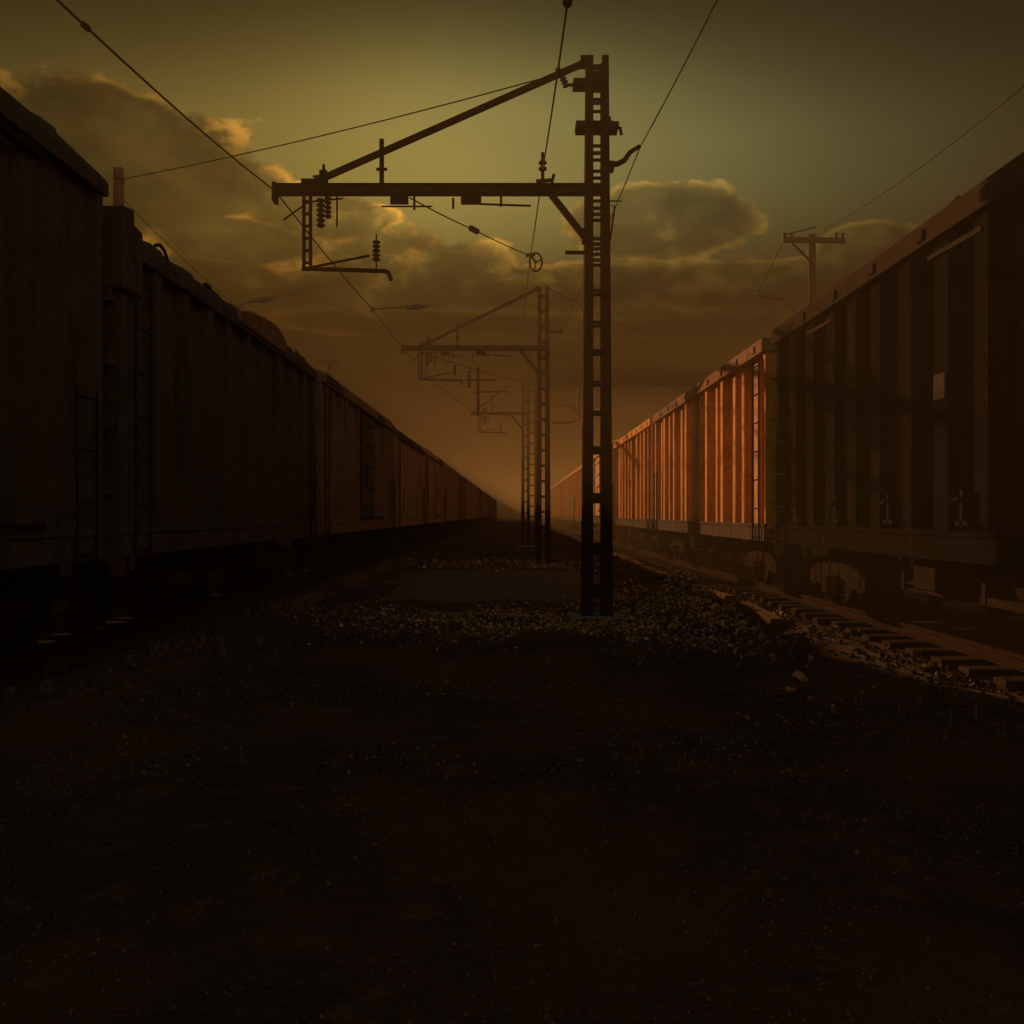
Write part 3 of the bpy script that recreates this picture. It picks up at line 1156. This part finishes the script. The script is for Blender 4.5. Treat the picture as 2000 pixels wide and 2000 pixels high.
t = thing('lamp_post', 'bent arm yard lamp showing above the right train', 'street lamp', lampR, 'yard lamps')
m = MB()
m.tube([(0, 0, -.05), (0, 0, 7.4)], [.09, .06], 12)
m.build('shaft', M['grey'], t)
m = MB()
a0 = P(1555, 612, 27.8) - lampR
a1 = P(1530, 584, 27.8) - lampR
m.tube([(0, 0, 7.3), a0, a1], [.05, .045, .035], 8)
m.build('arm', M['grey'], t)
m = MB()
h0, h1 = P(1530, 583, 27.8) - lampR, P(1476, 574, 27.8) - lampR
m.tube([h0, h0.lerp(h1, .15), h0.lerp(h1, .5), h0.lerp(h1, .8), h1], [.03, .07, .075, .06, .02], 10)
m.build('lamp_head', M['grey'], t)

lampL = Vector((-8.4, 27.0, 0))
t = thing('lamp_post', 'curved arm yard lamp showing above the left train beside the roof cowl', 'street lamp', lampL, 'yard lamps')
m = MB()
m.tube([(0, 0, -.05), (0, 0, 7.3)], [.09, .06], 12)
m.build('shaft', M['grey'], t)
m = MB()
pp = [Vector((0, 0, 7.2))] + [P(a, b, 27) - lampL for a, b in ((462, 604), (472, 594), (483, 590), (503, 588))]
m.tube(pp, [.05, .045, .04, .035, .035], 8)
m.build('arm', M['grey'], t)
m = MB()
h0, h1 = P(500, 588, 27) - lampL, P(534, 583, 27) - lampL
m.tube([h0, h0.lerp(h1, .2), h0.lerp(h1, .5), h0.lerp(h1, .8), h1], [.03, .075, .08, .06, .02], 10)
m.build('lamp_head', M['grey'], t)

hl = P(728, 604, 25.3)
t = thing('hanging_lamp', 'small yard lamp on a level arm clamped to the left wire', 'lamp', hl)
m = MB()
m.tube([(0, 0, 0), P(760, 601, 25.3) - hl, P(797, 599, 25.3) - hl], .022, 8)
m.box((0, 0, 0), (.1, .1, .12))
m.build('arm', M['grey'], t)
m = MB()
h0, h1 = P(794, 601, 25.3) - hl, P(836, 598, 25.3) - hl
m.tube([h0, h0.lerp(h1, .1), h0.lerp(h1, .5), h0.lerp(h1, .8), h1], [.05, .075, .07, .05, .02], 10)
m.build('lamp_head', M['grey'], t)

tp = Vector((-8.5, 42.3, 0))
t = thing('telegraph_pole', 'small distant telegraph pole above the left train roofs', 'pole', tp, 'telegraph poles')
m = MB()
m.tube([(0, 0, -.05), (0, 0, 8.85)], [.15, .11], 12)
m.build('shaft', M['pole'], t)
m = MB()
m.bar((-.55, -.14, 8.75), (.45, -.14, 8.75), .1, .1)
m.build('cross_arm', M['pole'], t)
wire([(-8.9, 42.3, 8.8), (-8.5, 19.85, 8.6)], .01, 'thin wire between the two poles behind the left train', .5)

# ------------------------------------------------------------------ haze
hz = MB()
hz.box((0, 420, 4.72), (870, 990, 11.44))
ho = hz.build('haze', M['wire'])
mh = bpy.data.materials.new('haze_air')
mh.use_nodes = True
nt = mh.node_tree
nt.nodes.clear()
out = nt.nodes.new('ShaderNodeOutputMaterial')
vol = nt.nodes.new('ShaderNodeVolumePrincipled')
vol.inputs['Color'].default_value = (.216, .128, .051, 1)
vol.inputs['Density'].default_value = .0078
vol.inputs['Anisotropy'].default_value = .05
nt.links.new(vol.outputs[0], out.inputs['Volume'])
ho.data.materials.clear()
ho.data.materials.append(mh)
tag(ho, 'warm dusty evening haze filling the yard', 'haze', kind='stuff')

# ------------------------------------------------------------------ sun and sky
AZ, EL = -20.0, 11.2            # degrees left of the view direction, and above the horizon
sd = Vector((math.sin(R(AZ)) * math.cos(R(EL)), math.cos(R(AZ)) * math.cos(R(EL)), math.sin(R(EL))))
sun = bpy.data.lights.new('sun', 'SUN')
sun.energy = 5.0
sun.angle = R(.5)
sun.color = (1, .66, .36)
so_ = bpy.data.objects.new('sun', sun)
C.objects.link(so_)
so_.rotation_euler = sd.to_track_quat('Z', 'Y').to_euler()
so_.location = (0, 0, 40)

SKY_FILL = 4.8  # gain of the added shadow fill from the sky out of view
BANK_TOP, BANK_LOW, OPEN_LOW, SKY_TINT = .41, .035, .04, (.255, .246, .092)
w = bpy.data.worlds.new('World')
scene.world = w
w.use_nodes = True
nt = w.node_tree
nt.nodes.clear()
out = nt.nodes.new('ShaderNodeOutputWorld')
bg = nt.nodes.new('ShaderNodeBackground')
sky = nt.nodes.new('ShaderNodeTexSky')
sky.sky_type = 'NISHITA'
sky.sun_disc = False
sky.sun_elevation = R(EL)
sky.sun_rotation = R(AZ)
sky.dust_density = 3.0
sky.air_density = 1.2
tc = nt.nodes.new('ShaderNodeTexCoord')
dirv = tc.outputs['Generated']


def dirpx(px, py):
    return (P(px, py, 10) - Vector((0, 0, EYE))).normalized()


def blob(px, py, rx, ry, bell=False):
    """soft oval patch of the sky round a direction: 1 at its middle, 0 outside"""
    d = dirpx(px, py)
    right = Vector((d.y, -d.x, 0)).normalized()
    up = right.cross(d)
    def dot(v, s):
        n = nt.nodes.new('ShaderNodeVectorMath')
        n.operation = 'DOT_PRODUCT'
        nt.links.new(dirv, n.inputs[0])
        n.inputs[1].default_value = v * s
        return n.outputs['Value']
    a, b = dot(right, FPX / rx), dot(up, FPX / ry)
    # seen from behind the dot products mirror: keep the front half only
    r2 = math_n(nt, 'ADD', math_n(nt, 'MULTIPLY', a, a), math_n(nt, 'MULTIPLY', b, b))
    front = math_n(nt, 'GREATER_THAN', dot(d, 1), 0)
    if bell:
        return math_n(nt, 'MULTIPLY', math_n(nt, 'DIVIDE', 1, math_n(nt, 'ADD', 1, math_n(nt, 'MULTIPLY', r2, r2))), front)
    return math_n(nt, 'MULTIPLY', math_n(nt, 'MAXIMUM', math_n(nt, 'SUBTRACT', 1, r2), -1.5), front)


def mx(a, b):
    return math_n(nt, 'MAXIMUM', a, b)


n1 = noise_n(nt, dirv, 5.5, 9, .58, (1, 1, 1.9))
n2 = noise_n(nt, dirv, 17, 7, .6, (1, 1, 1.6))
n3 = noise_n(nt, dirv, 2.2, 4, .5, (1, 1, 3.2))
araw = blob(230, 300, 270, 150)
ablob = math_n(nt, 'MAXIMUM', araw, 0)
blobs = math_n(nt, 'MULTIPLY', araw, 1.4)
for a in ((390, 350, 170, 80), (480, 470, 190, 50), (420, 560, 260, 60), (830, 520, 260, 80), (1290, 440, 230, 80), (1420, 560, 330, 60),
          (1000, 560, 700, 60), (850, 630, 420, 30), (1350, 640, 300, 30), (1700, 480, 120, 50), (620, 420, 160, 60)):
    blobs = mx(blobs, blob(*a))
dens = math_n(nt, 'ADD', math_n(nt, 'MULTIPLY', blobs, .42), math_n(nt, 'ADD', math_n(nt, 'MULTIPLY', n1, .90), math_n(nt, 'MULTIPLY', n2, .62)))
cl = ramp_n(nt, dens, .86, .97)
core = ramp_n(nt, dens, .89, 1.06)
inv = math_n(nt, 'SUBTRACT', 1, core)
rim = math_n(nt, 'MULTIPLY', math_n(nt, 'MULTIPLY', cl, inv), ramp_n(nt, n2, .38, .62))
lump = ramp_n(nt, math_n(nt, 'ADD', math_n(nt, 'MULTIPLY', n2, .6), math_n(nt, 'MULTIPLY', n1, .4)), .40, .62)

sepz = nt.nodes.new('ShaderNodeSeparateXYZ')
nt.links.new(dirv, sepz.inputs[0])
# dusty cloud bank along the horizon thins out upwards; the veil is thinnest round one bright opening
bank = ramp_n(nt, sepz.outputs['Z'], .13, BANK_TOP)
bank = math_n(nt, 'ADD', BANK_LOW, math_n(nt, 'MULTIPLY', bank, 1 - BANK_LOW))
opening = blob(940, 310, 720, 195, True)
opening = math_n(nt, 'ADD', OPEN_LOW, math_n(nt, 'MULTIPLY', opening, 1 - OPEN_LOW))
veil = math_n(nt, 'ADD', .78, math_n(nt, 'MULTIPLY', n3, .44))
veil = math_n(nt, 'MULTIPLY', veil, math_n(nt, 'MULTIPLY', bank, opening))
# added dimming of the sky glow round the low sun, behind the left train
sun_dim = math_n(nt, 'SUBTRACT', 1, math_n(nt, 'MULTIPLY', blob(300, 560, 480, 760, True), .76))
veil = math_n(nt, 'MULTIPLY', veil, sun_dim)
# unseen sky overhead and behind is brightened to fill the shadows
clear = ramp_n(nt, math_n(nt, 'MULTIPLY', sepz.outputs['Y'], -1), -.72, -.05)
veil = math_n(nt, 'ADD', veil, math_n(nt, 'MULTIPLY', clear, SKY_FILL))
tint = mix_col(nt, 1.0, sky.outputs[0], SKY_TINT, 'MULTIPLY')
cc = nt.nodes.new('ShaderNodeVectorMath')
cc.operation = 'SCALE'
nt.links.new(tint, cc.inputs[0])
nt.links.new(veil, cc.inputs['Scale'])
base = cc.outputs[0]
darkc = mix_col(nt, 1.0, base, mix_col(nt, lump, (.34, .32, .34), (.74, .68, .62)), 'MULTIPLY')
col = mix_col(nt, math_n(nt, 'MULTIPLY', cl, .9), base, darkc)
hi = math_n(nt, 'MULTIPLY', math_n(nt, 'MULTIPLY', cl, math_n(nt, 'SUBTRACT', 1, ramp_n(nt, ablob, .05, .4))), ramp_n(nt, math_n(nt, 'ADD', math_n(nt, 'MULTIPLY', n2, .75), math_n(nt, 'MULTIPLY', n3, .25)), .53, .66))
col = mix_col(nt, hi, col, mix_col(nt, 1.0, base, (1.75, 1.35, 1.0), 'MULTIPLY'))
col = mix_col(nt, math_n(nt, 'MULTIPLY', math_n(nt, 'MULTIPLY', ramp_n(nt, ablob, .1, .6), core), .45), col, mix_col(nt, 1.0, base, (.14, .13, .13), 'MULTIPLY'))
glow = mix_col(nt, 1.0, base, (4.4, 2.8, 1.7), 'MULTIPLY')
col = mix_col(nt, math_n(nt, 'MULTIPLY', rim, .95), col, glow)
col = mix_col(nt, clear, col, mix_col(nt, 1.0, col, (1.0, .78, 1.15), 'MULTIPLY'))
nt.links.new(col, bg.inputs['Color'])
bg.inputs['Strength'].default_value = .05
nt.links.new(bg.outputs[0], out.inputs['Surface'])

# ------------------------------------------------------------------ camera and render
cam = bpy.data.cameras.new('camera')
cam.sensor_width = 36
cam.lens = 36 * FPX / 2000
cam.shift_x = -.0025
cam.shift_y = .002
cam.clip_start = .05
cam.clip_end = 3000
co = bpy.data.objects.new('camera', cam)
C.objects.link(co)
co.location = (0, 0, EYE)
co.rotation_euler = (R(90), 0, 0)
scene.camera = co

vs = scene.view_settings
vs.view_transform = 'Standard'
vs.look = 'None'
vs.exposure = 1.4
vs.gamma = 1.0
vs.use_curve_mapping = False
scene.cycles.use_denoising = True
scene.cycles.max_bounces = 5
scene.cycles.volume_bounces = 1
scene.cycles.use_adaptive_sampling = True
